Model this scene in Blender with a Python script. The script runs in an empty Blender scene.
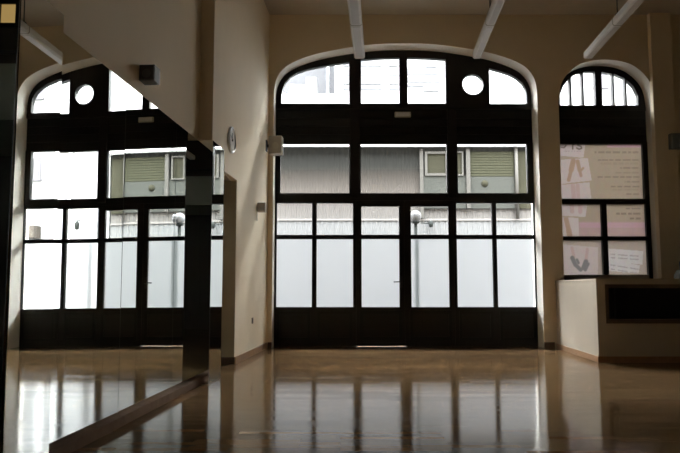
import bpy, bmesh, math, random
from mathutils import Vector, Matrix
from mathutils.geometry import tessellate_polygon
random.seed(7)
S = bpy.context.scene
COL = S.collection
SK = 0.0652                         # side walls run 3.7 degrees off the street front
RZ = -math.atan(SK)                 # turn of things that follow the side walls
def wl(y): return -1.751 + SK * y   # left wall plane x at depth y
def fwd(x, y, d): return x + SK * d, y + d

# ------------------------------------------------------------------ materials
def mat(name):
    m = bpy.data.materials.new(name); m.use_nodes = True
    nt = m.node_tree; nt.nodes.clear()
    out = nt.nodes.new('ShaderNodeOutputMaterial')
    return m, nt, out
def N(nt, t, **kw):
    n = nt.nodes.new(t)
    for k, v in kw.items():
        if k in n.inputs: n.inputs[k].default_value = v
        else: setattr(n, k, v)
    return n
def L(nt, a, ao, b, bi): nt.links.new(a.outputs[ao], b.inputs[bi])
def rgba(c): return (c[0], c[1], c[2], 1.0)
def coords(nt, scale=(1, 1, 1), rot=(0, 0, 0)):
    tc = N(nt, 'ShaderNodeTexCoord'); mp = N(nt, 'ShaderNodeMapping')
    mp.inputs['Scale'].default_value = scale; mp.inputs['Rotation'].default_value = rot
    L(nt, tc, 'Object', mp, 'Vector'); return mp
def simple(name, col, rough=0.5, metal=0.0, var=0.12, nscale=6.0, bump=0.0, bscale=60.0, spec=0.5, coat=0.0):
    m, nt, out = mat(name)
    p = N(nt, 'ShaderNodeBsdfPrincipled'); p.inputs['Roughness'].default_value = rough
    p.inputs['Metallic'].default_value = metal; p.inputs['Specular IOR Level'].default_value = spec
    p.inputs['Coat Weight'].default_value = coat
    mp = coords(nt)
    no = N(nt, 'ShaderNodeTexNoise'); no.inputs['Scale'].default_value = nscale; no.inputs['Detail'].default_value = 4
    L(nt, mp, 'Vector', no, 'Vector')
    mx = N(nt, 'ShaderNodeMix', data_type='RGBA')
    mx.inputs[6].default_value = rgba([c * (1 - var) for c in col]); mx.inputs[7].default_value = rgba([min(1, c * (1 + var)) for c in col])
    L(nt, no, 'Fac', mx, 0); nt.links.new(mx.outputs[2], p.inputs['Base Color'])
    if bump:
        n2 = N(nt, 'ShaderNodeTexNoise'); n2.inputs['Scale'].default_value = bscale; n2.inputs['Detail'].default_value = 3
        L(nt, mp, 'Vector', n2, 'Vector')
        b = N(nt, 'ShaderNodeBump'); b.inputs['Strength'].default_value = bump; b.inputs['Distance'].default_value = 0.004
        L(nt, n2, 'Fac', b, 'Height'); L(nt, b, 'Normal', p, 'Normal')
    L(nt, p, 'BSDF', out, 'Surface'); return m

def floor_mat():
    m, nt, out = mat('varnished_parquet')
    p = N(nt, 'ShaderNodeBsdfDiffuse'); gl = N(nt, 'ShaderNodeBsdfGlossy', distribution='BECKMANN'); fr = N(nt, 'ShaderNodeFresnel'); fr.inputs['IOR'].default_value = 1.62; ms = N(nt, 'ShaderNodeMixShader')
    mp = coords(nt)
    br = N(nt, 'ShaderNodeTexBrick'); br.offset = 0.37; br.inputs['Scale'].default_value = 1.0
    br.inputs['Brick Width'].default_value = 0.62; br.inputs['Row Height'].default_value = 0.07
    br.inputs['Mortar Size'].default_value = 0.0012; br.inputs['Bias'].default_value = 0.0
    br.inputs['Color1'].default_value = rgba((0.24, 0.148, 0.072)); br.inputs['Color2'].default_value = rgba((0.115, 0.068, 0.032))
    br.inputs['Mortar'].default_value = rgba((0.06, 0.03, 0.015))
    L(nt, mp, 'Vector', br, 'Vector')
    gm = coords(nt, (2.0, 40.0, 1.0))
    gr = N(nt, 'ShaderNodeTexNoise'); gr.inputs['Scale'].default_value = 3.0; gr.inputs['Detail'].default_value = 6
    L(nt, gm, 'Vector', gr, 'Vector')
    mx = N(nt, 'ShaderNodeMix', data_type='RGBA', blend_type='MULTIPLY'); mx.inputs[0].default_value = 0.5
    L(nt, br, 'Color', mx, 6)
    rp = N(nt, 'ShaderNodeValToRGB'); rp.color_ramp.elements[0].color = (0.7, 0.65, 0.6, 1); rp.color_ramp.elements[1].color = (1.3, 1.3, 1.3, 1)
    L(nt, gr, 'Fac', rp, 'Fac'); L(nt, rp, 'Color', mx, 7)
    nt.links.new(mx.outputs[2], p.inputs['Color'])
    rr = N(nt, 'ShaderNodeMapRange'); rr.inputs['From Min'].default_value = 0.05; rr.inputs['From Max'].default_value = 0.15; rr.inputs['To Min'].default_value = FLOOR_R[0]; rr.inputs['To Max'].default_value = FLOOR_R[1]
    L(nt, br, 'Color', rr, 'Value'); L(nt, rr, 'Result', gl, 'Roughness')
    # slight cupping of the boards across their width
    b = N(nt, 'ShaderNodeBump'); b.inputs['Strength'].default_value = 0.02; b.inputs['Distance'].default_value = 0.002
    wn = N(nt, 'ShaderNodeTexNoise'); wn.inputs['Scale'].default_value = 1.0; wn.inputs['Detail'].default_value = 2
    wm = coords(nt, (1.2, 16.0, 1.0)); L(nt, wm, 'Vector', wn, 'Vector')
    L(nt, wn, 'Fac', b, 'Height'); L(nt, b, 'Normal', gl, 'Normal'); L(nt, b, 'Normal', fr, 'Normal')
    L(nt, fr, 'Fac', ms, 'Fac'); L(nt, p, 'BSDF', ms, 1); L(nt, gl, 'BSDF', ms, 2)
    L(nt, ms, 'Shader', out, 'Surface'); return m
FLOOR_R = (0.20, 0.085)

def glass_mat():
    m, nt, out = mat('clear_glass')
    t = N(nt, 'ShaderNodeBsdfTransparent'); t.inputs['Color'].default_value = (0.97, 0.98, 0.975, 1)
    g = N(nt, 'ShaderNodeBsdfGlossy'); g.inputs['Roughness'].default_value = 0.02
    f = N(nt, 'ShaderNodeFresnel'); f.inputs['IOR'].default_value = 1.3
    mx = N(nt, 'ShaderNodeMixShader')
    L(nt, f, 'Fac', mx, 'Fac'); L(nt, t, 'BSDF', mx, 1); L(nt, g, 'BSDF', mx, 2)
    L(nt, mx, 'Shader', out, 'Surface'); return m
FROST = (0.95, 0.40)
def frosted_mat():
    m, nt, out = mat('frosted_film')
    t = N(nt, 'ShaderNodeBsdfTranslucent'); t.inputs['Color'].default_value = (0.08, 0.08, 0.08, 1)
    d = N(nt, 'ShaderNodeBsdfRefraction', distribution='BECKMANN'); d.inputs['Color'].default_value = (0.93, 0.945, 0.96, 1); d.inputs['IOR'].default_value = 1.06
    d.inputs['Roughness'].default_value = FROST[1]
    mx = N(nt, 'ShaderNodeMixShader'); mx.inputs['Fac'].default_value = FROST[0]
    L(nt, t, 'BSDF', mx, 1); L(nt, d, 'BSDF', mx, 2)
    L(nt, mx, 'Shader', out, 'Surface'); return m
def mirror_mat():
    m, nt, out = mat('mirror_silver')
    g = N(nt, 'ShaderNodeBsdfGlossy'); g.inputs['Color'].default_value = (0.86, 0.89, 0.87, 1); g.inputs['Roughness'].default_value = 0.0
    L(nt, g, 'BSDF', out, 'Surface'); return m
def poster_mat():
    m, nt, out = mat('printed_poster')
    a = N(nt, 'ShaderNodeVertexColor'); a.layer_name = 'print'
    no = N(nt, 'ShaderNodeTexNoise'); no.inputs['Scale'].default_value = 25
    mx = N(nt, 'ShaderNodeMix', data_type='RGBA', blend_type='MULTIPLY'); mx.inputs[0].default_value = 0.15
    L(nt, a, 'Color', mx, 6); L(nt, no, 'Color', mx, 7)
    t = N(nt, 'ShaderNodeBsdfTranslucent'); d = N(nt, 'ShaderNodeBsdfDiffuse')
    nt.links.new(mx.outputs[2], t.inputs['Color']); nt.links.new(mx.outputs[2], d.inputs['Color'])
    ms = N(nt, 'ShaderNodeMixShader'); ms.inputs['Fac'].default_value = POSTER_D
    L(nt, t, 'BSDF', ms, 1); L(nt, d, 'BSDF', ms, 2); L(nt, ms, 'Shader', out, 'Surface'); return m
POSTER_D = 0.967
def glow(name, col, s):
    m, nt, out = mat(name)
    e = N(nt, 'ShaderNodeEmission'); e.inputs['Color'].default_value = rgba(col); e.inputs['Strength'].default_value = s
    L(nt, e, 'Emission', out, 'Surface'); return m
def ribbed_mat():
    """vertical ribbed cladding with bounced street light painted in: pale foot, beige middle, grey above"""
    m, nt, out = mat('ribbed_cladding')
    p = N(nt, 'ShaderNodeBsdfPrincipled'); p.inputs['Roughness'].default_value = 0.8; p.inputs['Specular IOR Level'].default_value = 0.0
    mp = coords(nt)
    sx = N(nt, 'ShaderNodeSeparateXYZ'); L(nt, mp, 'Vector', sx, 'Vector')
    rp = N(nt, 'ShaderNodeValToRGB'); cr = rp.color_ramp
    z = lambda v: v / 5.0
    els = [(2.60, (0.050, 0.050, 0.050)), (2.70, (0.041, 0.0385, 0.0365)), (3.35, (0.0290, 0.0258, 0.0233)), (3.85, (0.0140, 0.0125, 0.0110)), (4.05, (0.0090, 0.0090, 0.0083))]  # street light fading upward, put into the colour by height
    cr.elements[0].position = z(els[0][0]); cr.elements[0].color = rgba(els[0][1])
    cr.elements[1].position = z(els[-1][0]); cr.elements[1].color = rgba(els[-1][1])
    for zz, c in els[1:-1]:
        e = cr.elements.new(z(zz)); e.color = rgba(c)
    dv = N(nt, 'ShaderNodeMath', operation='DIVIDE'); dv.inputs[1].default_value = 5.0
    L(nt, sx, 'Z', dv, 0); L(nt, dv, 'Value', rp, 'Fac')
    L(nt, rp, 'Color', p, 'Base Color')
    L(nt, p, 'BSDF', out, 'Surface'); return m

M = {}
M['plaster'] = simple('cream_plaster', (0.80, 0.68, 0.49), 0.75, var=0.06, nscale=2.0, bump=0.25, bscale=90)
M['jamb_shade'] = simple('olive_brown_jamb_shade', (0.36, 0.31, 0.22), 0.7, var=0.08)  # shade of the plaster jamb, put into an olive-brown colour
M['tan'] = simple('tan_plaster', (0.26, 0.20, 0.13), 0.8, var=0.05)  # for the unseen right wall, darkened to cut bounced light
M['reveal'] = simple('pale_plaster', (0.86, 0.81, 0.72), 0.7, var=0.05, nscale=3.0, bump=0.15)
M['ceiling'] = simple('ceiling_paint', (0.56, 0.50, 0.41), 0.8, var=0.05)
M['floor'] = floor_mat()
M['dark_wood'] = simple('black_brown_paint', (0.013, 0.011, 0.010), 0.45, var=0.25, nscale=8, bump=0.1, bscale=40, spec=0.35)
M['dark_panel'] = simple('black_panel', (0.010, 0.009, 0.009), 0.5, var=0.3, nscale=4, spec=0.3)
M['glass'] = glass_mat(); M['frosted'] = frosted_mat(); M['mirror'] = mirror_mat()
M['mirror_edge'] = simple('mirror_edge', (0.04, 0.05, 0.045), 0.3)
M['wood_base'] = simple('baseboard_wood', (0.36, 0.21, 0.11), 0.4, var=0.25, nscale=12)
M['ledge'] = simple('dull_brown_ledge', (0.22, 0.15, 0.11), 0.9, var=0.2, nscale=12, spec=0.0)
M['dark_base'] = simple('dark_ledge_wood', (0.10, 0.055, 0.03), 0.4, var=0.25, nscale=12)
M['light_metal'] = simple('light_grey_enamel', (0.80, 0.79, 0.77), 0.45, var=0.04)
M['lens'] = simple('opal_lens', (0.62, 0.61, 0.58), 0.35, var=0.03)
M['black'] = simple('black_plastic', (0.02, 0.02, 0.022), 0.45, var=0.1)
M['dark_grey'] = simple('charcoal_plastic', (0.065, 0.07, 0.07), 0.5, var=0.1)
M['speaker_grey'] = simple('grey_plastic', (0.4, 0.38, 0.33), 0.5, var=0.08)
M['grille'] = simple('speaker_grille', (0.36, 0.34, 0.3), 0.7, var=0.15, nscale=200)
M['chrome'] = simple('brushed_steel', (0.62, 0.62, 0.62), 0.28, metal=1.0, var=0.05)
M['white'] = simple('white_enamel', (0.75, 0.75, 0.73), 0.5, var=0.03)
M['grey_box'] = simple('grey_box_plastic', (0.46, 0.43, 0.37), 0.5, var=0.06)
M['blue_grey'] = simple('blue_grey_plastic', (0.16, 0.19, 0.2), 0.4, var=0.1)
M['counter'] = simple('counter_plaster', (0.53, 0.46, 0.36), 0.7, var=0.05, nscale=3, bump=0.2)
M['trim'] = simple('brown_trim', (0.12, 0.085, 0.055), 0.5, var=0.2)
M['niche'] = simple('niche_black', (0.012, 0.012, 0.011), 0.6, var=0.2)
M['door_brown'] = simple('brown_door', (0.10, 0.075, 0.05), 0.55, var=0.15)
M['poster'] = poster_mat()
M['parapet'] = simple('grey_green_parapet', (0.20, 0.21, 0.17), 0.7)
M['dark_wall'] = simple('dark_back_wall', (0.05, 0.042, 0.035), 0.8)
M['warm_glow'] = glow('warm_lit_window', (1.0, 0.62, 0.22), 0.45)
M['asphalt'] = simple('street_paving', (0.03, 0.03, 0.03), 0.85, var=0.15, nscale=3, spec=0.0)
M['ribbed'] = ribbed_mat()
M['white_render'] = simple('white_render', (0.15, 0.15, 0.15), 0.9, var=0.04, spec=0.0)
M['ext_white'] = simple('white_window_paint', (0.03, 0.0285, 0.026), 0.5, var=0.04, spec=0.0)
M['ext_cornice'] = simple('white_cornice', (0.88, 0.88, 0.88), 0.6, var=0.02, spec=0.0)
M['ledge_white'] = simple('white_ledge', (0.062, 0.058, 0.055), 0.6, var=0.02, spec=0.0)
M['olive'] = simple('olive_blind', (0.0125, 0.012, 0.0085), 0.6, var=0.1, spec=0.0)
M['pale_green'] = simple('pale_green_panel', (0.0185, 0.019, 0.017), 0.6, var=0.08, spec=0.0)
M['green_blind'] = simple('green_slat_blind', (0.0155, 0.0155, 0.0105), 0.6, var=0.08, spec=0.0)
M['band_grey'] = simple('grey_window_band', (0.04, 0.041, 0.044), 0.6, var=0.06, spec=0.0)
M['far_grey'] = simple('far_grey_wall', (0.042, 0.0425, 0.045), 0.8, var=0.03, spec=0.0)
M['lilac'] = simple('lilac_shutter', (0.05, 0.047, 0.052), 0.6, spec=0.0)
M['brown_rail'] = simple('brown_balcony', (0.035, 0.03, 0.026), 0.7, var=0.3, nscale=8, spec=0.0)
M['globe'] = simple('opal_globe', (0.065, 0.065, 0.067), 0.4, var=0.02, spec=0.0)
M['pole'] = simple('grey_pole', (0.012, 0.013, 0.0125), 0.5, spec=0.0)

# ------------------------------------------------------------------ mesh helpers
class MB:
    def __init__(s): s.v = []; s.f = []; s.m = []; s.sm = []
    def add(s, vs, fs, mi=0, smooth=False):
        o = len(s.v); s.v += [tuple(v) for v in vs]
        for f in fs: s.f.append([o + i for i in f]); s.m.append(mi); s.sm.append(smooth)
    def box(s, x0, x1, y0, y1, z0, z1, mi=0):
        v = [(x, y, z) for z in (z0, z1) for y in (y0, y1) for x in (x0, x1)]
        s.add(v, [(0, 2, 3, 1), (4, 5, 7, 6), (0, 1, 5, 4), (2, 6, 7, 3), (0, 4, 6, 2), (1, 3, 7, 5)], mi); return s
    def prism(s, loops, a0, a1, axis='y', mi=0, side_mi=None):
        """polygon with holes (2D loops) extruded along an axis"""
        def P(p, a):
            if axis == 'y': return (p[0], a, p[1])
            if axis == 'z': return (p[0], p[1], a)
            return (a, p[0], p[1])
        vl = [[Vector((p[0], p[1], 0)) for p in lp] for lp in loops]
        tris = tessellate_polygon(vl)
        flat = [p for lp in loops for p in lp]; n = len(flat)
        fs = [tuple(t) for t in tris] + [tuple(i + n for i in reversed(t)) for t in tris]
        o = len(s.v); s.add([P(p, a0) for p in flat] + [P(p, a1) for p in flat], fs, mi)
        k = 0
        for lp in loops:
            c = len(lp)
            for i in range(c):
                j = (i + 1) % c
                s.f.append([o + k + i, o + k + j, o + n + k + j, o + n + k + i]); s.m.append(mi if side_mi is None else side_mi); s.sm.append(False)
            k += c
        return s
    def tube(s, pts, r, n=10, mi=0, cap=True):
        rings = []
        for i, p in enumerate(pts):
            p = Vector(p); a = Vector(pts[max(0, i - 1)]); b = Vector(pts[min(len(pts) - 1, i + 1)])
            d = (b - a).normalized(); up = Vector((0, 0, 1)) if abs(d.z) < 0.9 else Vector((1, 0, 0))
            u = d.cross(up).normalized(); w = d.cross(u)
            rr = r[i] if isinstance(r, (list, tuple)) else r
            rings.append([p + (u * math.cos(2 * math.pi * k / n) + w * math.sin(2 * math.pi * k / n)) * rr for k in range(n)])
        vs = [v for rg in rings for v in rg]; fs = []
        for i in range(len(rings) - 1):
            for k in range(n):
                fs.append((i * n + k, i * n + (k + 1) % n, (i + 1) * n + (k + 1) % n, (i + 1) * n + k))
        s.add(vs, fs, mi, True)
        if cap:
            o = len(s.v); s.add(rings[0], [tuple(range(n))], mi); s.add(rings[-1], [tuple(range(n))], mi)
        return s
    def lathe(s, prof, centre=(0, 0, 0), axis='z', n=32, mi=0, smooth=True):
        """profile of (radius, height) turned about an axis"""
        vs = []; fs = []; c = Vector(centre)
        for r, h in prof:
            for k in range(n):
                a = 2 * math.pi * k / n; x, y = r * math.cos(a), r * math.sin(a)
                q = (x, y, h) if axis == 'z' else ((h, x, y) if axis == 'x' else (x, h, y))
                vs.append(c + Vector(q))
        for i in range(len(prof) - 1):
            for k in range(n):
                fs.append((i * n + k, i * n + (k + 1) % n, (i + 1) * n + (k + 1) % n, (i + 1) * n + k))
        s.add(vs, fs, mi, smooth); return s
    def build(s, name, mats, parent=None, bevel=0.0, off=(0, 0, 0)):
        me = bpy.data.meshes.new(name)
        ox, oy, oz = off
        me.from_pydata([(v[0] - ox, v[1] - oy, v[2] - oz) for v in s.v], [], s.f); me.update()
        if not isinstance(mats, (list, tuple)): mats = [mats]
        for m in mats: me.materials.append(m)
        for p, mi, sm in zip(me.polygons, s.m, s.sm): p.material_index = mi; p.use_smooth = sm
        bm = bmesh.new(); bm.from_mesh(me); bmesh.ops.remove_doubles(bm, verts=bm.verts, dist=1e-5)
        bmesh.ops.recalc_face_normals(bm, faces=bm.faces); bm.to_mesh(me); bm.free()
        o = bpy.data.objects.new(name, me); COL.objects.link(o)
        if parent is not None: o.parent = parent
        if bevel:
            b = o.modifiers.new('bevel', 'BEVEL'); b.width = bevel; b.segments = 2; b.limit_method = 'ANGLE'; b.angle_limit = math.radians(40)
        return o
def box(name, x0, x1, y0, y1, z0, z1, m, parent=None, bevel=0.0):
    return MB().box(x0, x1, y0, y1, z0, z1).build(name, m, parent, bevel)
def empty(name, loc=(0, 0, 0), rz=0.0):
    o = bpy.data.objects.new(name, None); o.empty_display_size = 0.1; COL.objects.link(o)
    o.location = loc; o.rotation_euler = (0, 0, rz); return o
def tag(o, label, cat, group=None):
    o['label'] = label; o['category'] = cat
    if group: o['group'] = group
    return o
def struct(o): o['kind'] = 'structure'; return o
def rect(x0, x1, z0, z1): return [(x0, z0), (x1, z0), (x1, z1), (x0, z1)]

# ------------------------------------------------------------------ room shell
YF, YW0, YW1 = 10.30, 9.98, 10.45
CEIL = 5.15
XR0 = 5.62
def wr(y): return XR0 + SK * (y - 9.98)
Y_BACK = -2.7
struct(MB().prism([[(wl(Y_BACK) - .4, Y_BACK), (wr(Y_BACK) + .4, Y_BACK), (wr(10.0) + .4, 10.46), (wl(10.0) - .6, 10.46)]], -0.12, 0.0, 'z').build('floor', M['floor']))
struct(MB().prism([[(wl(Y_BACK) - .4, Y_BACK - .2), (wr(Y_BACK) + .4, Y_BACK - .2), (wr(10.0) + .4, YW1), (wl(10.0) - .6, YW1)]], CEIL, CEIL + .2, 'z').build('ceiling', M['ceiling']))

# left wall with two pilasters and a doorway
PIL = [(2.85, 3.25), (6.20, 6.65)]; PD = 0.128
D0, D1, DTOP = 7.02, 7.86, 2.18
def wseg(y0, y1, z0, z1, pil=()):
    pts = [(wl(y0), y0)]
    for a, b in pil:
        pts += [(wl(a), a), (wl(a) + PD, a + .004), (wl(b) + PD, b), (wl(b), b)]
    pts += [(wl(y1), y1), (wl(y1) - .42, y1), (wl(y0) - .42, y0)]
    return pts
w = MB()
w.prism([wseg(Y_BACK, D0, 0, 0, PIL)], 0, CEIL, 'z')
w.prism([wseg(D0, D1, 0, 0)], DTOP, CEIL, 'z')
w.prism([wseg(D1, YW0 + .05, 0, 0)], 0, CEIL, 'z')
struct(w.build('wall_left', M['plaster']))
# corridor wall closing the doorway
cw = MB(); xa = wl(D0) - .415
cw.box(xa - 1.3, xa - 1.2, D0 - .3, D1 + .5, 0, 2.5).box(xa - 1.3, xa + .02, D0 - .3, D0 - .2, 0, 2.5).box(xa - 1.3, xa + .02, D1 + .4, D1 + .5, 0, 2.5)
cw.box(xa - 1.3, xa + .02, D0 - .3, D1 + .5, 2.4, 2.5).box(xa - 1.3, xa + .02, D0 - .3, D1 + .5, -.1, 0)
struct(cw.build('wall_corridor', M['door_brown']))

# street front wall: two arched openings
XC, HW = 1.014, 2.034
ARC = [(0, 4.69), (.45, 4.675), (.85, 4.625), (1.3, 4.54), (1.6, 4.447), (1.8, 4.352), (1.92, 4.25), (2.0, 4.11), (2.03, 3.95), (2.034, 3.8)]
XC2, HW2 = 4.118, 0.742
ARC2 = [(0, 4.43), (.2, 4.413), (.38, 4.36), (.5, 4.285), (.6, 4.19), (.68, 4.07), (.72, 3.93), (.742, 3.75)]
def catmull(pts, n=4):
    out = []
    for i in range(len(pts) - 1):
        p0 = pts[max(0, i - 1)]; p1 = pts[i]; p2 = pts[i + 1]; p3 = pts[min(len(pts) - 1, i + 2)]
        for k in range(n):
            t = k / n
            out.append(tuple(0.5 * (2 * p1[j] + (p2[j] - p0[j]) * t + (2 * p0[j] - 5 * p1[j] + 4 * p2[j] - p3[j]) * t * t + (3 * p1[j] - p0[j] - 3 * p2[j] + p3[j]) * t ** 3) for j in (0, 1)))
    out.append(pts[-1]); return out
def arch(xc, prof, inset=0.0, zb=0.0):
    pr = catmull([(-a, z) for a, z in reversed(prof)] + [(a, z) for a, z in prof[1:]])
    pts = [(xc + a, z) for a, z in pr]
    return [(pts[0][0], zb)] + pts + [(pts[-1][0], zb)]       # left foot, over, right foot
a1, a2 = arch(XC, ARC), arch(XC2, ARC2)
outer = [(-1.8, 0)] + a1 + a2 + [(XR0 + .3, 0), (XR0 + .3, CEIL), (-1.8, CEIL)]
w = MB(); w.prism([outer], YW0, YW1, 'y', 0, 1)
struct(w.build('wall_front', [M['plaster'], M['reveal']]))
struct(box('wall_pilaster', 4.80, 5.13, YW0 - .08, YW0 + .02, 0, CEIL, M['plaster'], bevel=.008))
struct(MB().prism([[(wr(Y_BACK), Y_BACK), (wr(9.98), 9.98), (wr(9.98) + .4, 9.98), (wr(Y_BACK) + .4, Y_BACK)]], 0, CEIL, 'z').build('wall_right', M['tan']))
struct(box('wall_back', -3.2, 6.2, Y_BACK - .2, Y_BACK, 0, CEIL, M['dark_wall']))
me_ = MB().box(wl(-.9) + .02, wr(-.9) - .02, Y_BACK + .02, -.85, 2.58, 2.70).box(wl(-.9) + .02, wr(-.9) - .02, -.93, -.87, 2.70, 3.17)
mz = struct(me_.build('mezzanine', M['parapet']))
MB().tube([(wl(-.9) + .03, -.9, 3.3), (wr(-.9) - .03, -.9, 3.3)], .022).build('handrail', M['black'], mz)
w3 = struct(empty('window_3', (1.34, Y_BACK + .02, 4.46)))
MB().box(-.22, -.02, .005, .02, -.13, .13).box(.02, .22, .005, .02, -.13, .13).build('lit_pane', M['warm_glow'], w3)
MB().prism([rect(-.28, .28, -.19, .19), rect(-.22, -.02, -.13, .13), rect(.02, .22, -.13, .13)], 0, .05).build('window_frame', M['dark_wood'], w3)
struct(box('roof', -6.0, 5.6, Y_BACK - .6, 10.46, 5.4, 10.02, M['white_render']))  # unseen upper-storey block, sized to set the sun's shadow line across the street

# baseboards
def strip(y0, y1, d, h, x_off=0.0):
    return [(wl(y0) + x_off, y0), (wl(y1) + x_off, y1), (wl(y1) + x_off + d, y1), (wl(y0) + x_off + d, y0)]
b = MB()
b.prism([strip(D1, 9.975, .016, .1)], 0.001, .085, 'z')
b.prism([strip(6.66, D0, .016, .1)], 0.001, .085, 'z')
struct(b.build('baseboard_left', M['wood_base']))
tb = MB()
tb.prism([strip(3.26, 6.195, .065, .1)], 0.001, .062, 'z')
tb.prism([strip(Y_BACK, 2.84, .065, .1)], 0.001, .062, 'z')
struct(tb.build('trim_2', M['ledge']))
b = MB()
b.box(wl(D1) - .38, wl(D1) + .004, D1 - .014, D1 - .001, .001, .085)
struct(b.build('baseboard_doorway', M['dark_base']))
ln = MB(); ln.box(wl(D1) - .40, wl(D1) - .004, D1 - .010, D1 - .001, .086, DTOP - .012); ln.box(wl(D1) - .40, wl(D0) - .02, D0 + .01, D1 - .001, DTOP - .011, DTOP - .001)  # thin dark sheet over plaster jamb and lintel, their shade as colour
struct(ln.build('jamb_shade_sheet', M['jamb_shade']))
b = MB(); b.box(-1.08, XC - HW, YW0 - .015, YW0 - .001, .001, .09).box(XC + HW, 3.2, YW0 - .015, YW0 - .001, .001, .09)
struct(b.build('baseboard_front', M['dark_base']))

# ------------------------------------------------------------------ big glazed screen
def pane_box(name, loop, parent, frosted=False):
    """a glass pane; frosted ones carry the film on the room side"""
    y0, y1 = YF + .03, YF + .036
    mb = MB()
    if frosted:
        n = len(loop); cen = [(p[0], y0, p[1]) for p in loop] + [(p[0], y1, p[1]) for p in loop]
        mb.add(cen, [tuple(range(n))], 0); mb.add(cen, [tuple(range(n, 2 * n))] + [(i, (i + 1) % n, n + (i + 1) % n, n + i) for i in range(n)], 1)
        return mb.build(name, [M['frosted'], M['glass']], parent)
    mb.prism([loop], y0, y1); return mb.build(name, M['glass'], parent)
ZS = dict(r4=(.602, 1.656), r3=(1.722, 2.222), r2=(2.379, 3.166), top0=3.815, pan0=3.166)
win = struct(empty('window_1', (0, 0, 0)))
XL, XR = XC - HW, XC + HW
# fanlight
A = [(-.935, 3.818), (.145, 3.818), (.145, 4.495), (-.11, 4.458), (-.369, 4.412), (-.55, 4.37), (-.69, 4.32), (-.79, 4.26), (-.87, 4.165), (-.915, 4.06), (-.935, 3.96)]
B = [(.337, 3.818), (.948, 3.818), (.948, 4.566), (.64, 4.558), (.337, 4.538)]
Cc = [(1.077, 3.818), (1.688, 3.818), (1.688, 4.538), (1.39, 4.558), (1.077, 4.568)]
Dd = [(2.383, 3.812), (2.975, 3.812), (2.975, 3.96), (2.955, 4.06), (2.91, 4.15), (2.83, 4.225), (2.72, 4.29), (2.56, 4.345), (2.383, 4.394)]
circ = [(2.12 + .168 * math.cos(2 * math.pi * k / 40), 4.126 + .168 * math.sin(2 * math.pi * k / 40)) for k in range(40)]
top = arch(XC, ARC, zb=3.72)
MB().prism([top, A, B, Cc, Dd, circ], YF - .02, YF + .07).build('fanlight_frame', M['dark_wood'], win)
for lp in (A, B, Cc, Dd): pane_box('pane', lp, win)
rg = MB(); rg.lathe([(.168, -.035), (.19, -.035), (.19, .0), (.168, .0)], (2.12, YF, 4.126), 'y', 40); rg.build('vent_ring', M['dark_panel'], win)
pane_box('round_pane', circ, win)
# dark boards between fanlight and middle lights
tp = MB(); tp.box(XL, XR, YF, YF + .05, ZS['pan0'], 3.74)
for i in range(4): tp.box(XL + .02, XR - .02, YF - .012, YF + .001, 3.19 + i * .13, 3.19 + i * .13 + .122)
tp.build('transom_panel', M['dark_panel'], win)
MB().box(XL, XR, YF - .03, YF + .0, 3.735, 3.80).build('transom_rail', M['dark_wood'], win)
# posts
for x0, x1 in ((.16, .313), (1.70, 1.84)):
    box('mullion', x0, x1, YF - .035, YF + .06, 2.30, 3.72, M['dark_wood'], win, .006)
# middle lights
R2 = [rect(-.94, .145, *ZS['r2']), rect(.328, 1.685, *ZS['r2']), rect(1.856, 2.952, *ZS['r2'])]
MB().prism([rect(XL, XR, 2.262, 3.19)] + R2, YF - .015, YF + .06).build('middle_frame', M['dark_wood'], win)
for lp in R2: pane_box('pane', lp, win)
# side lights
for xs, x0, x1 in ((((-.99, -.437), (-.365, .203)), XL, .245), (((1.822, 2.382), (2.447, 3.036)), 1.778, XR)):
    hs = [rect(a, b, *ZS['r3']) for a, b in xs]; fs = [rect(a, b, *ZS['r4']) for a, b in xs]
    MB().prism([rect(x0, x1, 0.0005, 2.268)] + hs + fs, YF - .01, YF + .06).build('side_frame', M['dark_wood'], win)
    kp = MB(); 
    for a, b in xs: kp.prism([rect(a + .02, b - .02, .1, .54), rect(a + .06, b - .06, .14, .50)], YF - .022, YF - .009)
    kp.build('kick_panel', M['dark_panel'], win)
    for lp in hs: pane_box('pane', lp, win)
    for lp in fs: pane_box('frosted_pane', lp, win, True)

# double door, two leaves
def leaf(name, x0, x1, px0, px1, zb, handle):
    d = struct(empty(name, (x0, YF, 0)))
    o = (x0, YF, 0)
    h3, h4 = rect(px0, px1, 1.722, 2.168), rect(px0, px1, *ZS['r4'])
    MB().prism([rect(x0, x1, zb, 2.258), h3, h4], YF - .03, YF + .03).build('door_frame', M['dark_wood'], d, 0, o)
    MB().prism([rect(px0 - .03, px1 + .03, .1, .55), rect(px0 + .02, px1 - .02, .15, .50)], YF - .042, YF - .029).build('kick_panel', M['dark_panel'], d, 0, o)
    for lp, fr in ((h3, False), (h4, True)):
        n = 4; y0, y1 = YF - .003, YF + .003
        mb = MB(); cen = [(p[0], y0, p[1]) for p in lp] + [(p[0], y1, p[1]) for p in lp]
        mb.add(cen, [(0, 1, 2, 3)], 0); mb.add(cen, [(4, 5, 6, 7)] + [(i, (i + 1) % n, n + (i + 1) % n, n + i) for i in range(n)], 1)
        mb.build('frosted_pane' if fr else 'pane', [M['frosted'] if fr else M['glass'], M['glass']], d, 0, o)
    if handle:
        hx = x1 - .06
        h = MB(); h.box(hx - .02, hx + .02, YF - .038, YF - .03, .90, 1.08)
        h.tube([(hx, YF - .03, .99), (hx, YF - .085, .99), (hx - .015, YF - .09, .992), (hx - .125, YF - .088, .988)], .009, 8)
        h.build('door_handle', M['black'], d, 0, o)
    return d
leaf('door_1', .25, 1.010, .335, .922, .007, True)
leaf('door_2', 1.016, 1.773, 1.106, 1.695, .001, False)
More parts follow.
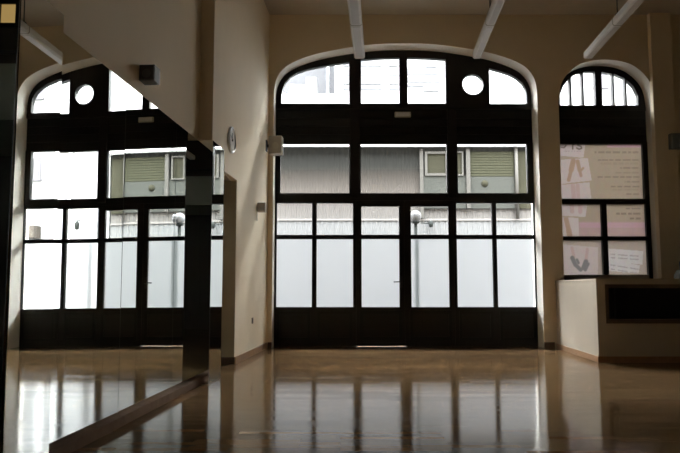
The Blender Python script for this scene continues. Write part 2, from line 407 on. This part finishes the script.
for xx in (.247, 1.776): box('door_jamb', xx - .02, xx + .02, YF + .032, YF + .06, 0.001, 2.28, M['dark_wood'], win)
struct(MB().box(1.0, 1.03, YF - .045, YF - .031, .02, 2.24).build('trim_1', M['dark_wood']))

# ------------------------------------------------------------------ right arched window
w2 = struct(empty('window_2', (0, 0, 0)))
X20, X21 = XC2 - HW2, XC2 + HW2
AR2 = [(3.50, 3.79), (3.50, 3.95), (3.56, 4.10), (3.66, 4.225), (3.755, 4.295), (3.90, 4.33), (4.073, 4.337)]
def under(x):                       # height of the glass edge of the fanlight at x
    pts = AR2 + [(4.175, 4.333), (4.39, 4.297), (4.54, 4.23), (4.68, 4.10), (4.742, 3.95), (4.7421, 3.79)]
    for (xa, za), (xb, zb) in zip(pts, pts[1:]):
        if xa <= x <= xb and xb > xa: return za + (zb - za) * (x - xa) / (xb - xa)
    return 3.9
def fan(x0, x1):
    n = 6; xs = [x1 + (x0 - x1) * k / n for k in range(n + 1)]
    return [(x0, 3.79), (x1, 3.79)] + [(x, max(under(x), 3.80)) for x in xs]
FAN = [fan(3.502, 3.66), fan(3.688, 3.855), fan(3.885, 4.07), fan(4.176, 4.345), fan(4.373, 4.54), fan(4.568, 4.742)]
MB().prism([arch(XC2, ARC2, zb=3.70)] + FAN, YF - .02, YF + .07).build('fanlight_frame', M['dark_wood'], w2)
for lp in FAN: pane_box('pane', lp, w2)
t2 = MB(); t2.box(X20, X21, YF, YF + .05, 3.171, 3.72)
for i in range(4): t2.box(X20 + .02, X21 - .02, YF - .012, YF + .001, 3.195 + i * .13, 3.195 + i * .13 + .122)
t2.build('transom_panel', M['dark_panel'], w2)
H2 = [rect(3.44, 4.785, 2.291, 3.171), rect(3.44, 4.097, 1.70, 2.21), rect(4.18, 4.794, 1.70, 2.21), rect(3.44, 4.097, 1.09, 1.64), rect(4.18, 4.794, 1.09, 1.64)]
MB().prism([rect(X20, X21, .004, 3.2)] + H2, YF - .015, YF + .06).build('lower_frame', M['dark_wood'], w2)
MB().box(3.44, 4.794, YF - .03, YF + .02, 1.04, 1.10).build('window_sill', M['speaker_grey'], w2)
for lp in H2: pane_box('pane', lp, w2)

# printed poster filling the lower lights, seen from behind
def mixc(a, b, t): t = max(0, min(1, t)); return tuple(a[i] + (b[i] - a[i]) * t for i in range(3))
def inq(x, y, q):
    s = None
    for i in range(4):
        (ax, ay), (bx, by) = q[i], q[(i + 1) % 4]
        c = (bx - ax) * (y - ay) - (by - ay) * (x - ax)
        if s is None: s = c > 0
        elif (c > 0) != s: return False
    return True
def seg(x, y, ax, ay, bx, by):
    dx, dy = bx - ax, by - ay; t = max(0, min(1, ((x - ax) * dx + (y - ay) * dy) / (dx * dx + dy * dy)))
    return math.hypot(x - ax - t * dx, y - ay - t * dy)
PAPER, CARD, PINK, INK = (.48, .375, .28), (.64, .53, .495), (.60, .385, .41), (.22, .16, .13)
SKIN, SKIN2, SHOE = (.50, .335, .24), (.60, .43, .39), (.27, .25, .24)
rnd = random.Random(3); WORDS = {}
def words(key, x0, x1):
    if key not in WORDS:
        out = []; x = x1
        while x > x0:
            wd = rnd.uniform(18, 55); out.append((max(x0, x - wd), x)); x -= wd + rnd.uniform(6, 11)
        WORDS[key] = out
    return WORDS[key]
LINES = [(260, 545, 110, 1), (280, 545, 160, 1), (300, 540, 182, .4), (425, 545, 210, 1), (395, 545, 243, .6), (280, 550, 270, 1), (455, 550, 300, .9), (365, 550, 333, 1), (375, 545, 352, .4), (465, 550, 382, 1)]
LINES3 = [(380, 460, 45, 1), (330, 460, 72, 1), (402, 460, 98, 1)]
def paint(px, py):
    """colour of the print at photo-frame position (the sheet lies square to the view)"""
    u, v = (px - 555) * 6.47, (py - 135) * 6.47
    s, t = (px - 555) * 5.33, (py - 200) * 5.33
    c = PAPER
    if py < 202:
        if 340 < u < 600 and v < 80: c = PINK
        if inq(u, v, [(0, 20), (205, 20), (188, 146), (0, 128)]):
            c = CARD
            d = min(seg(u, v, 45, 78, 62, 80), seg(u, v, 62, 80, 74, 66), seg(u, v, 118, 40, 118, 88), seg(u, v, 118, 62, 132, 52),
                    seg(u, v, 150, 62, 172, 72), seg(u, v, 172, 72, 176, 84), seg(u, v, 176, 84, 160, 90), seg(u, v, 160, 90, 144, 82))
            c = mixc(INK, c, (d - 3) / 4)
            if 60 < u < 176 and abs(v - 103) < 4 and (int(u / 9) % 2 == 0): c = mixc(c, INK, .35)
        if inq(u, v, [(40, 158), (216, 146), (242, 292), (40, 316)]):
            c = CARD
            d = min(seg(u, v, 122, 165, 108, 225) - 14, seg(u, v, 108, 225, 92, 290) - 9, seg(u, v, 150, 168, 162, 225) - 10, seg(u, v, 162, 225, 172, 262) - 7, seg(u, v, 166, 235, 186, 212) - 5)
            c = mixc(SKIN, c, d / 5)
        if inq(u, v, [(40, 322), (226, 304), (246, 470), (40, 470)]):
            c = CARD
            d = min(seg(u, v, 120, 325, 126, 420) - 12, seg(u, v, 150, 325, 156, 420) - 10); c = mixc(SKIN2, c, d / 5)
        for i, (x0, x1, yy, k) in enumerate(LINES):
            if abs(v - yy) < 5.5 and x0 < u < x1:
                for a, b in words(i, x0, x1):
                    if a < u < b: c = mixc(c, INK, .5 * k)
    else:
        if 105 < s and 116 < t < 205: c = mixc(PAPER, PINK, .55)
        if 135 < s and 120 < t < 146: c = PINK
        if inq(s, t, [(30, 0), (178, 0), (166, 90), (30, 82)]):
            c = CARD
            d = min(seg(s, t, 90, 0, 94, 60) - 9, seg(s, t, 136, 0, 138, 62) - 9); c = mixc(SKIN2, c, d / 5)
        if inq(s, t, [(30, 92), (128, 94), (132, 205), (30, 205)]):
            c = CARD
            d = min(seg(s, t, 62, 100, 76, 160) - 10, seg(s, t, 76, 160, 84, 205) - 12); c = mixc(SKIN, c, d / 5)
        if t > 215: c = mixc(PAPER, CARD, .35)
        if inq(s, t, [(30, 235), (232, 252), (232, 400), (30, 400)]):
            c = CARD
            d = min(seg(s, t, 94, 255, 104, 305) - 6, seg(s, t, 176, 262, 168, 322) - 6); c = mixc(SKIN2, c, d / 5)
            d = min(seg(s, t, 95, 308, 112, 345) - 9, seg(s, t, 112, 345, 140, 372) - 8, seg(s, t, 168, 328, 155, 362) - 10, seg(s, t, 120, 318, 128, 335) - 5, seg(s, t, 180, 340, 165, 372) - 6)
            c = mixc(SHOE, c, d / 5)
        for q, ys in (([(284, 258), (474, 272), (470, 344), (282, 328)], (288, 306)), ([(284, 318), (456, 348), (450, 392), (282, 376)], (344, 366))):
            if inq(s, t, q):
                c = (.70, .63, .60); sl = .07 if ys[0] < 300 else .16
                for yy in ys:
                    if abs(t - (yy + sl * (s - 290))) < 3.5 and 300 < s < 450 and int(s / 13) % 5 != 0: c = mixc(c, INK, .4)
        for i, (x0, x1, yy, k) in enumerate(LINES3):
            if abs(t - yy) < 4.5 and x0 < s < x1:
                for a, b in words(20 + i, x0, x1):
                    if a < s < b: c = mixc(c, INK, .6)
    return c
def poster():
    x0, x1, z0, z1 = 3.40, 4.83, 1.05, 3.20; st = .0085
    nx, nz = int((x1 - x0) / st), int((z1 - z0) / st)
    vs, fs, cs = [], [], []
    yy = YF + .045; th = math.atan(62.5 / 661)
    for j in range(nz + 1):
        for i in range(nx + 1):
            X, Z = x0 + (x1 - x0) * i / nx, z0 + (z1 - z0) * j / nz
            vs.append((X, yy, Z))
            zz = Z - .88; fw = 10.32 * math.cos(th) + zz * math.sin(th); up = -10.32 * math.sin(th) + zz * math.cos(th)
            cs.append(paint(340 + 661 * X / fw, 226.5 - 661 * up / fw))
    for j in range(nz):
        for i in range(nx):
            a = j * (nx + 1) + i; fs.append((a, a + 1, a + nx + 2, a + nx + 1))
    mb = MB(); mb.add(vs, fs)
    me = bpy.data.meshes.new('poster'); me.from_pydata(vs, [], fs); me.materials.append(M['poster'])
    at = me.color_attributes.new('print', 'FLOAT_COLOR', 'POINT')
    for k, c in enumerate(cs): at.data[k].color = (c[0], c[1], c[2], 1)
    o = bpy.data.objects.new('poster', me); COL.objects.link(o)
    tag(o, 'faded pink and beige ballet shoe poster filling the narrow arched window, seen from behind', 'poster')
poster()

# ------------------------------------------------------------------ mirrors
def mirror(y0, y1, off, z0, z1, label, yaw=0.0, tilt=0.0):
    """glass panel on the left wall, between depths y0 and y1; its origin at its lower middle"""
    ym = (y0 + y1) / 2; ln = (y1 - y0) * math.sqrt(1 + SK * SK)
    mb = MB(); h = z1 - z0
    mb.add([(0.006, -ln / 2, 0), (0.006, ln / 2, 0), (0.006, ln / 2, h), (0.006, -ln / 2, h)], [(0, 1, 2, 3)], 0)
    mb.add([(0, -ln / 2, 0), (0, ln / 2, 0), (0, ln / 2, h), (0, -ln / 2, h), (0.006, -ln / 2, 0), (0.006, ln / 2, 0), (0.006, ln / 2, h), (0.006, -ln / 2, h)],
           [(0, 3, 2, 1), (0, 1, 5, 4), (1, 2, 6, 5), (2, 3, 7, 6), (3, 0, 4, 7)], 1)
    o = mb.build('wall_mirror', [M['mirror'], M['mirror_edge']])
    o.location = (wl(ym) + off, ym, z0); o.rotation_euler = (0, tilt, RZ + yaw)
    tag(o, label, 'mirror', 'mirrors along the left wall'); return o
G = 0.0045
MZ0, MZ1 = .064, 2.28
mirror(3.26, 4.40 - G, .011, MZ0, MZ1, 'widest mirror panel on the left wall, just behind the nearest full-height mirror', -.0015, -.005)
mirror(4.40 + G, 5.50 - G, .010, MZ0, MZ1, 'middle mirror panel of the left wall, below the small black wall speaker', 0.0015, -.0035)
mirror(5.50 + G, 6.195, .009, MZ0, MZ1, 'narrow mirror panel ending against the dark edge of the far pilaster', -.001, -.003)
mirror(2.852, 3.254, PD + .013, .02, MZ1 - .01, 'nearest tall mirror strip at the left edge, on the front pilaster', 0.0160, -.0055)
mirror(6.202, 6.652, PD + .002, .004, MZ1 + .01, 'short mirror on the pilaster beside the brown doorway, below the clock', 0, 0)
mirror(.6, 2.84, .004, MZ0, MZ1, 'mirror panel nearest the viewer, before the front pilaster', 0, 0)
def end_mirror(ya, z0, z1, label):
    mb = MB(); w_ = PD + .006; h = z1 - z0
    mb.add([(0, -.006, 0), (w_, -.006, 0), (w_, -.006, h), (0, -.006, h)], [(0, 1, 2, 3)], 0)
    mb.add([(0, -.006, 0), (w_, -.006, 0), (w_, -.006, h), (0, -.006, h), (0, 0, 0), (w_, 0, 0), (w_, 0, h), (0, 0, h)], [(4, 5, 6, 7), (0, 1, 5, 4), (1, 2, 6, 5), (2, 3, 7, 6), (3, 0, 4, 7)], 1)
    o = mb.build('wall_mirror', [M['mirror'], M['mirror_edge']]); o.location = (wl(ya) + .004, ya - .001, z0); o.rotation_euler = (0, 0, RZ)
    tag(o, label, 'mirror', 'mirrors along the left wall')
end_mirror(6.2, .004, MZ1 + .01, 'dark slim mirror on the end of the far pilaster, facing into the room')
end_mirror(2.85, .004, MZ1 - .01, 'dark mirror sliver at the far left edge of the photo, facing into the room')

# ------------------------------------------------------------------ suspended linear lights
def linear_light(xe, label, W):
    ye, z = 6.2, 3.098; Hh, ln = .08, 5.0
    r = tag(empty('linear_light', (xe, ye, z), RZ), label, 'ceiling light', 'suspended linear lights')
    prof = [(-W / 2, .012), (-W / 2 + .012, 0), (W / 2 - .012, 0), (W / 2, .012), (W / 2, Hh - .02), (W / 2 - .02, Hh), (-W / 2 + .02, Hh), (-W / 2, Hh - .02)]
    js = [0.0, -.80, -2.9, -ln]
    for a, b in zip(js, js[1:]):
        MB().prism([prof], b + (.002 if b != -ln else 0), a - .002, 'y').build('housing', M['light_metal'], r)
        MB().box(-W / 2 + .02, W / 2 - .02, b + .03, a - .03, -.004, .002).build('diffuser', M['lens'], r)
    MB().prism([[(x * 1.03, (q - Hh / 2) * 1.03 + Hh / 2) for x, q in prof]], -.002, .010, 'y').build('end_cap', M['light_metal'], r)
    for y in (-.80, -2.9, -4.5):
        MB().prism([[(x * 1.02, (q - Hh / 2) * 1.03 + Hh / 2) for x, q in prof]], y - .008, y + .008, 'y').build('joint_band', M['speaker_grey'], r)
        rd = MB(); rd.tube([(0, y, Hh - .01), (0, y, CEIL - z - .0005)], .006, 8); rd.lathe([(0, Hh), (.022, Hh), (.022, Hh + .02), (.007, Hh + .03)], (0, y, 0), 'z', 16)
        rd.lathe([(.008, CEIL - z - .05), (.035, CEIL - z - .02), (.035, CEIL - z - .001)], (0, y, 0), 'z', 16)
        rd.build('suspension_rod', M['dark_grey'], r)
linear_light(.188, 'long grey linear light nearest the mirrors, hanging before the left panes of the big arch', .102)
linear_light(1.324, 'long grey linear light hanging before the right shoulder of the big arch', .080)
linear_light(2.401, 'long grey linear light nearest the narrow arched window on the right', .086)

# ------------------------------------------------------------------ wall things
def speaker(loc, rz, w_, h_, d_, body, grille, label, side=-1):
    """box speaker; its face looks along local -y, the bracket reaches to the wall on local x side"""
    r = tag(empty('wall_speaker', loc, rz), label, 'speaker')
    MB().box(-w_ / 2, w_ / 2, 0, d_, 0, h_).build('cabinet', body, r, .006)
    g = MB().box(-w_ / 2 + .008, w_ / 2 - .008, -.008, .001, .008, h_ - .008).build('grille', grille, r, .003)
    MB().lathe([(0, -.0085), (w_ * .10, -.009), (w_ * .22, -.0105), (w_ * .26, -.009), (w_ * .28, -.008)], (0, 0, h_ * .42), 'y', 24).build('driver_ring', body, g)
    br = MB(); x0 = side * w_ / 2
    if side:
        br.box(min(x0, x0 + side * .05), max(x0, x0 + side * .05), d_ * .45, d_ * .45 + .025, h_ * .42, h_ * .58)
        br.box(min(x0 + side * .05, x0 + side * .036), max(x0 + side * .05, x0 + side * .036), d_ * .2, d_ * .8, h_ * .2, h_ * .8)
    else:
        br.box(-.02, .02, d_, d_ + .05, h_ * .4, h_ * .6); br.box(-.04, .04, d_ + .036, d_ + .05, h_ * .25, h_ * .75)
    br.build('bracket', M['dark_grey'], r); return r
speaker((wl(4.62) + .062, 4.62, 2.37), RZ, .115, .118, .12, M['dark_grey'], M['black'], 'small black cube speaker on the left wall above the mirrors', 0)
speaker((wl(9.45) + .195, 9.42, 2.83), RZ, .19, .265, .17, M['speaker_grey'], M['grille'], 'grey box speaker on the left wall beside the big arch')
speaker((5.09, 9.80, 2.99), 0, .18, .235, .125, M['blue_grey'], M['blue_grey'], 'dark speaker on the front wall right of the narrow arched window', 0)

# clock
yc = 7.50
ck = tag(empty('wall_clock', (wl(yc), yc, 2.59), RZ), 'round steel wall clock on the left wall above the doorway', 'clock')
MB().lathe([(.152, 0), (.156, .012), (.150, .028), (.140, .032), (.134, .026), (.134, .018)], (0, 0, 0), 'x', 48).build('rim', M['chrome'], ck)
MB().lathe([(0, .018), (.136, .018)], (0, 0, 0), 'x', 48).build('dial', M['white'], ck)
MB().box(.020, .023, -.006, .006, -.02, .080).build('hour_hand', M['black'], ck)
mh = MB().box(.024, .026, -.005, .005, -.02, .115).build('minute_hand', M['black'], ck); mh.rotation_euler = (math.radians(70), 0, 0)
MB().lathe([(0, .0), (.0, .03), (.012, .03), (.012, .018)], (0, 0, 0), 'x', 16).build('hub', M['black'], ck)

# small grey box on the left wall
yb = 9.12
sb = tag(empty('sensor_box', (wl(yb), yb, 1.94), RZ), 'small grey box fixed to the left wall below the grey speaker', 'sensor')
MB().box(.012, .125, -.03, .05, 0, .135).build('housing', M['grey_box'], sb, .008)
MB().box(.03, .11, -.033, -.029, .02, .06).build('window_strip', M['speaker_grey'], sb)
MB().box(0, .013, -.02, .04, .02, .115).build('back_plate', M['white'], sb)
MB().tube([(.006, 0, .02), (.006, 0, -.12)], .005, 8).build('cable', M['grey_box'], sb)

sk = tag(empty('wall_socket', (wl(8.9), 8.9, .46), RZ), 'tiny dark socket low on the left wall near the corner', 'socket')
MB().box(0, .008, -.04, .04, -.04, .04).build('plate', M['trim'], sk, .003)
MB().lathe([(.0, .008), (.022, .009), (.024, .008)], (0, 0, 0), 'x', 16).build('outlet', M['black'], sk)

# emergency light on the dark boards
el = tag(empty('emergency_light', (.996, YF - .012, 3.59), 0), 'slim pale emergency light on the dark boards under the fanlight', 'emergency light')
MB().box(-.128, .128, -.045, -.001, 0, .085).build('housing', M['grey_box'], el, .01)
MB().box(-.11, .11, -.050, -.044, .012, .073).build('diffuser', M['lens'], el, .004)

# ------------------------------------------------------------------ plaster counter
cx, cy = 3.108, 8.05
ct = tag(empty('counter', (cx, cy, 0), 0), 'low cream plaster counter with a black open niche, right below the narrow window', 'counter')
CH, CW, CD = 1.006, 2.42, 1.90
def xs(y): return SK * y
# body: front skin with niche opening, left side, back
NX0, NX1, NZ0, NZ1 = .142, 2.05, .516, .892
MB().prism([rect(0, CW, .0, CH - .03), rect(NX0, NX1, NZ0, NZ1)], 0, .12).build('front_panel', M['counter'], ct)
MB().prism([[(0.002, .119), (.12, .119), (.12 + xs(CD), CD), (xs(CD), CD)]], 0, CH - .03, 'z').build('side_panel', M['counter'], ct)
MB().prism([[(-.004, -.004), (CW, -.004), (CW, .6), (.62, .6), (.62 + xs(CD - .6), CD), (xs(CD) - .004, CD)]], CH - .03, CH, 'z').build('countertop', M['counter'], ct, .006)
n = MB(); t_ = .01
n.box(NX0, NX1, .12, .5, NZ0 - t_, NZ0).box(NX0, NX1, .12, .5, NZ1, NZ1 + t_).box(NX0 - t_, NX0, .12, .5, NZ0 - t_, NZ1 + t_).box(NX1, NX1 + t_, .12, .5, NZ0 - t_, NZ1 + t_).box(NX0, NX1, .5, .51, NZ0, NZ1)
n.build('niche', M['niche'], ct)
MB().prism([rect(NX0 - .038, NX1 + .038, NZ0 - .05, NZ1 + .045), rect(NX0, NX1, NZ0, NZ1)], -.014, .004).build('niche_frame', M['trim'], ct)
MB().box(NX0 + .115, NX0 + .13, .1, .49, NZ0, NZ1).build('divider', M['dark_grey'], ct)
bb = MB().box(-.012, CW, -.014, 0, 0.001, .075); bb.prism([[(-.014, -.014), (0, -.014), (xs(CD), CD), (xs(CD) - .014, CD)]], 0.001, .075, 'z')
bb.build('baseboard', M['wood_base'], ct)
dv = tag(empty('desk_device', (4.41, 8.5, CH), 0), 'small blue-grey device on the counter at the right edge of the photo', 'device')
MB().prism([[(-.06, 0), (.10, 0), (.10, .12), (-.02, .12), (-.06, .05)]], 0, .14, 'y').build('body', M['blue_grey'], dv, .006)
MB().box(0.0, .10, .03, .11, .12, .23).build('screen', M['black'], dv, .006)

# ------------------------------------------------------------------ street
struct(MB().box(-60, 80, 10.46, 140, -.15, -.01).build('street', M['asphalt']))

bl = tag(empty('low_building', (0, 17, 0)), 'low grey ribbed building across the street with a bright white roof edge', 'building')
XA, XB = -9.80, 5.00
rb = MB(); k = 0; x = XA; pts = []
while x < XB - .14:                                           # vertical ribs
    pts += [(x, 0), (x + .06, 0), (x + .075, -.008), (x + .125, -.008)]; x += .14
pts += [(XB, 0), (XB, 5), (XA, 5)]
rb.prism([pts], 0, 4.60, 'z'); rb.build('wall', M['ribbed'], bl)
MB().box(XA, XB + .05, -.22, 5, 4.574, 4.667).build('cornice', M['ext_cornice'], bl)
def ext_window(x0, x1, z0, z1, fw, panel, name='window'):
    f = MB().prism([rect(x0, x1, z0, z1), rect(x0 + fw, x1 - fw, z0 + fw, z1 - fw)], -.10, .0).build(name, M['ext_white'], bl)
    MB().box(x0 + fw, x1 - fw, -.06, -.045, z0 + fw, z1 - fw).build('shutter', panel, f); return f
ext_window(2.20, 2.80, 3.80, 4.44, .065, M['olive'])
MB().box(2.16, 2.84, -.07, -.025, 2.95, 3.80).build('lower_panel', M['pale_green'], bl)
MB().box(2.07, 2.16, -.09, -.02, 2.70, 4.50).build('window_post', M['ext_white'], bl)
ext_window(2.90, 3.20, 3.80, 4.44, .04, M['olive'])
MB().box(2.86, 3.26, -.07, -.025, 2.95, 3.80).build('lower_panel', M['pale_green'], bl)
MB().box(3.27, 3.37, -.12, -.02, 2.95, 4.50).build('window_post', M['ext_white'], bl)
g = MB().box(3.37, 4.52, -.05, -.025, 3.78, 4.44)
for i in range(9): g.box(3.38, 4.51, -.062, -.05, 3.80 + i * .07, 3.80 + i * .07 + .055)
g.build('roller_blind', M['green_blind'], bl)
lp_ = MB().box(3.37, 4.52, -.06, -.025, 2.95, 3.78).build('lower_panel', M['pale_green'], bl)
MB().lathe([(.0, -.075), (.085, -.075), (.09, -.06)], (3.75, 0, 3.60), 'y', 24).build('vent_grille', M['olive'], lp_)
MB().tube([(4.57, -.10, 4.55), (4.57, -.10, 2.68)], .045, 12).build('drainpipe', M['ext_white'], bl)
MB().box(4.63, 4.98, -.05, -.02, 2.95, 4.45).build('side_panel', M['olive'], bl)
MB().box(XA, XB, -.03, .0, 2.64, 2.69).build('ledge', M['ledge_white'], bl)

sl = tag(empty('wall_lamp', (2.33, 16.98, 2.55)), 'small dark lamp on an arm on the wall across the street', 'lamp')
MB().tube([(0, .0, 0), (-.12, -.15, .0), (-.26, -.2, .01)], .012, 8).build('arm', M['pole'], sl)
MB().lathe([(0, -.12), (.05, -.10), (.065, 0), (.02, .06), (0, .06)], (0, -.12, .02), 'z', 16).build('lamp_head', M['pole'], sl)

lx, ly = 1.495, 13.0
st = tag(empty('street_lamp', (lx, ly, 0)), 'street lamp with a white globe on a grey post outside the door', 'street lamp')
MB().tube([(0, 0, -.01), (0, 0, .25), (0, 0, .26), (0, 0, 2.18)], [.08, .07, .04, .032], 16).build('pole', M['pole'], st)
MB().lathe([(.03, 2.16), (.075, 2.18), (.075, 2.205), (.05, 2.22)], (0, 0, 0), 'z', 20).build('collar', M['pole'], st)
MB().lathe([(.11 * math.sin(math.pi * t / 14) if t not in (0, 14) else .0, 2.315 - .115 * math.cos(math.pi * t / 14)) for t in range(15)], (0, 0, 0), 'z', 28).build('globe', M['globe'], st)

wb = tag(empty('white_building', (7.3, 17, 0)), 'sunlit white building with small shuttered windows, seen only in the mirrors', 'building')
MB().box(-2.25, 7, 0, 6, 0, 8.2).build('wall', M['white_render'], wb)
for x0 in (-.63, .8, 2.2):
    for z0 in (3.95, 6.2):
        f = MB().box(x0 - .03, x0 + .41, -.06, .01, z0 - .07, z0 - .01).build('window_sill', M['lilac'], wb)
        MB().box(x0, x0 + .16, -.03, .01, z0, z0 + .57).build('shutter', M['lilac'], wb); MB().box(x0 + .21, x0 + .38, -.03, .01, z0, z0 + .57).build('shutter', M['lilac'], wb)
MB().box(-.68, .0, -.35, .01, 2.31, 2.64).build('balcony_box', M['brown_rail'], wb)
MB().tube([(-1.12, -.06, 0), (-1.12, -.06, 8.0)], .045, 10).build('drainpipe', M['ext_cornice'], wb)
MB().tube([(-2.0, -.06, 0), (-2.0, -.06, 8.0)], .05, 10).build('drainpipe', M['far_grey'], wb)
wn = tag(empty('wall_lantern', (5.86, 16.99, 2.66)), 'small dark lantern on the white building, seen only in the mirrors', 'lamp')
MB().tube([(0, 0, .12), (0, -.14, .14), (0, -.18, .08)], .014, 8).build('arm', M['pole'], wn)
MB().lathe([(0, -.14), (.05, -.12), (.07, .04), (.02, .1), (0, .1)], (0, -.18, 0), 'z', 14).build('lamp_head', M['pole'], wn)

ap = tag(empty('apartment_building', (2, 30, 0)), 'white apartment block with grey window bands behind the low building', 'building')
MB().box(-2.25, 9, 0, 8, 0, 19.0).build('wall', M['white_render'], ap)  # upper part, out of view, raised to block low sky light
def band(px0, px1, y0, y1):          # grey band given as metres on the facade (origin x=2)
    MB().box(px0 - 2, px1 - 2, -.06, .02, y0, y1).build('window_band', M['band_grey'], ap)
for z0, z1 in ((11.21, 11.47), (10.75, 11.08), (10.35, 10.63), (10.09, 10.23)):
    band(.15, 1.92, z0, z1); band(2.28, 2.80, z0, z1)
for x0, x1, z0, z1 in ((4.0, 4.5, 11.16, 11.32), (3.05, 4.6, 10.80, 11.12), (3.05, 4.65, 10.45, 10.69), (3.05, 3.85, 10.24, 10.35), (3.85, 4.6, 10.02, 10.35)): band(x0, x1, z0, z1)
gb = tag(empty('grey_building', (-1, 39, 0)), 'pale grey building behind the white roofs at the upper left of the arch', 'building')
MB().box(-14, 1.15, 0, 6, 0, 19).build('wall', M['far_grey'], gb)  # also carried up out of view to cut low-angle sky
MB().box(.2, .32, -.12, 0, 0, 19).build('drainpipe', M['ext_cornice'], gb)
hb = tag(empty('white_house', (-1.6, 30, 0)), 'white house with a small square roof tower, outside the left fanlight pane', 'building')
MB().box(-6, 1.33, 0, 4, 0, 9.9).build('wall', M['white_render'], hb)
MB().box(-.75, .02, .2, 3, 9.8, 10.42).build('attic', M['white_render'], hb)
MB().box(.02, .5, .2, 3, 9.8, 10.76).build('tower', M['white_render'], hb)

# ------------------------------------------------------------------ light
W = bpy.data.worlds.new('sky'); S.world = W; W.use_nodes = True
nt = W.node_tree; nt.nodes.clear()
wo = N(nt, 'ShaderNodeOutputWorld'); bg = N(nt, 'ShaderNodeBackground')
tc = N(nt, 'ShaderNodeTexCoord'); sp = N(nt, 'ShaderNodeSeparateXYZ'); L(nt, tc, 'Generated', sp, 'Vector')
rp = N(nt, 'ShaderNodeValToRGB'); rp.color_ramp.elements[0].color = (.16, .16, .16, 1); rp.color_ramp.elements[0].position = .35; rp.color_ramp.elements[1].color = (.94, .97, 1.0, 1)
rp.color_ramp.elements[1].position = .8
L(nt, sp, 'Z', rp, 'Fac'); L(nt, rp, 'Color', bg, 'Color'); bg.inputs['Strength'].default_value = 122.0
L(nt, bg, 'Background', wo, 'Surface')
sd = bpy.data.lights.new('sun', 'SUN'); sd.energy = 7.0; sd.angle = math.radians(.6); sd.color = (1, .95, .88)
so = bpy.data.objects.new('sun', sd); COL.objects.link(so)
az, el_ = math.radians(7.4), math.radians(39.8)
dirv = Vector((-math.sin(az) * math.cos(el_), math.cos(az) * math.cos(el_), -math.sin(el_)))
so.rotation_euler = dirv.to_track_quat('-Z', 'Y').to_euler(); so.location = (3, -10, 20)

# ------------------------------------------------------------------ camera
cd = bpy.data.cameras.new('camera'); cam = bpy.data.objects.new('camera', cd); COL.objects.link(cam)
cd.sensor_width = 36; cd.lens = 661 / 680 * 36; cd.clip_start = .05; cd.clip_end = 500
cam.location = (0, 0, .88); cam.rotation_euler = (math.pi / 2 + math.atan(62.5 / 661), 0, 0)
S.camera = cam
S.view_settings.view_transform = 'Standard'; S.view_settings.look = 'None'
S.view_settings.exposure = 0; S.view_settings.gamma = 1; S.view_settings.use_curve_mapping = False
c = S.cycles
c.use_denoising = True; c.max_bounces = 12; c.diffuse_bounces = 6; c.glossy_bounces = 6; c.transmission_bounces = 8; c.transparent_max_bounces = 16
c.sample_clamp_indirect = 20; c.caustics_reflective = True; c.caustics_refractive = True; c.blur_glossy = 0.5
try:
    c.use_guiding = True
except Exception: pass
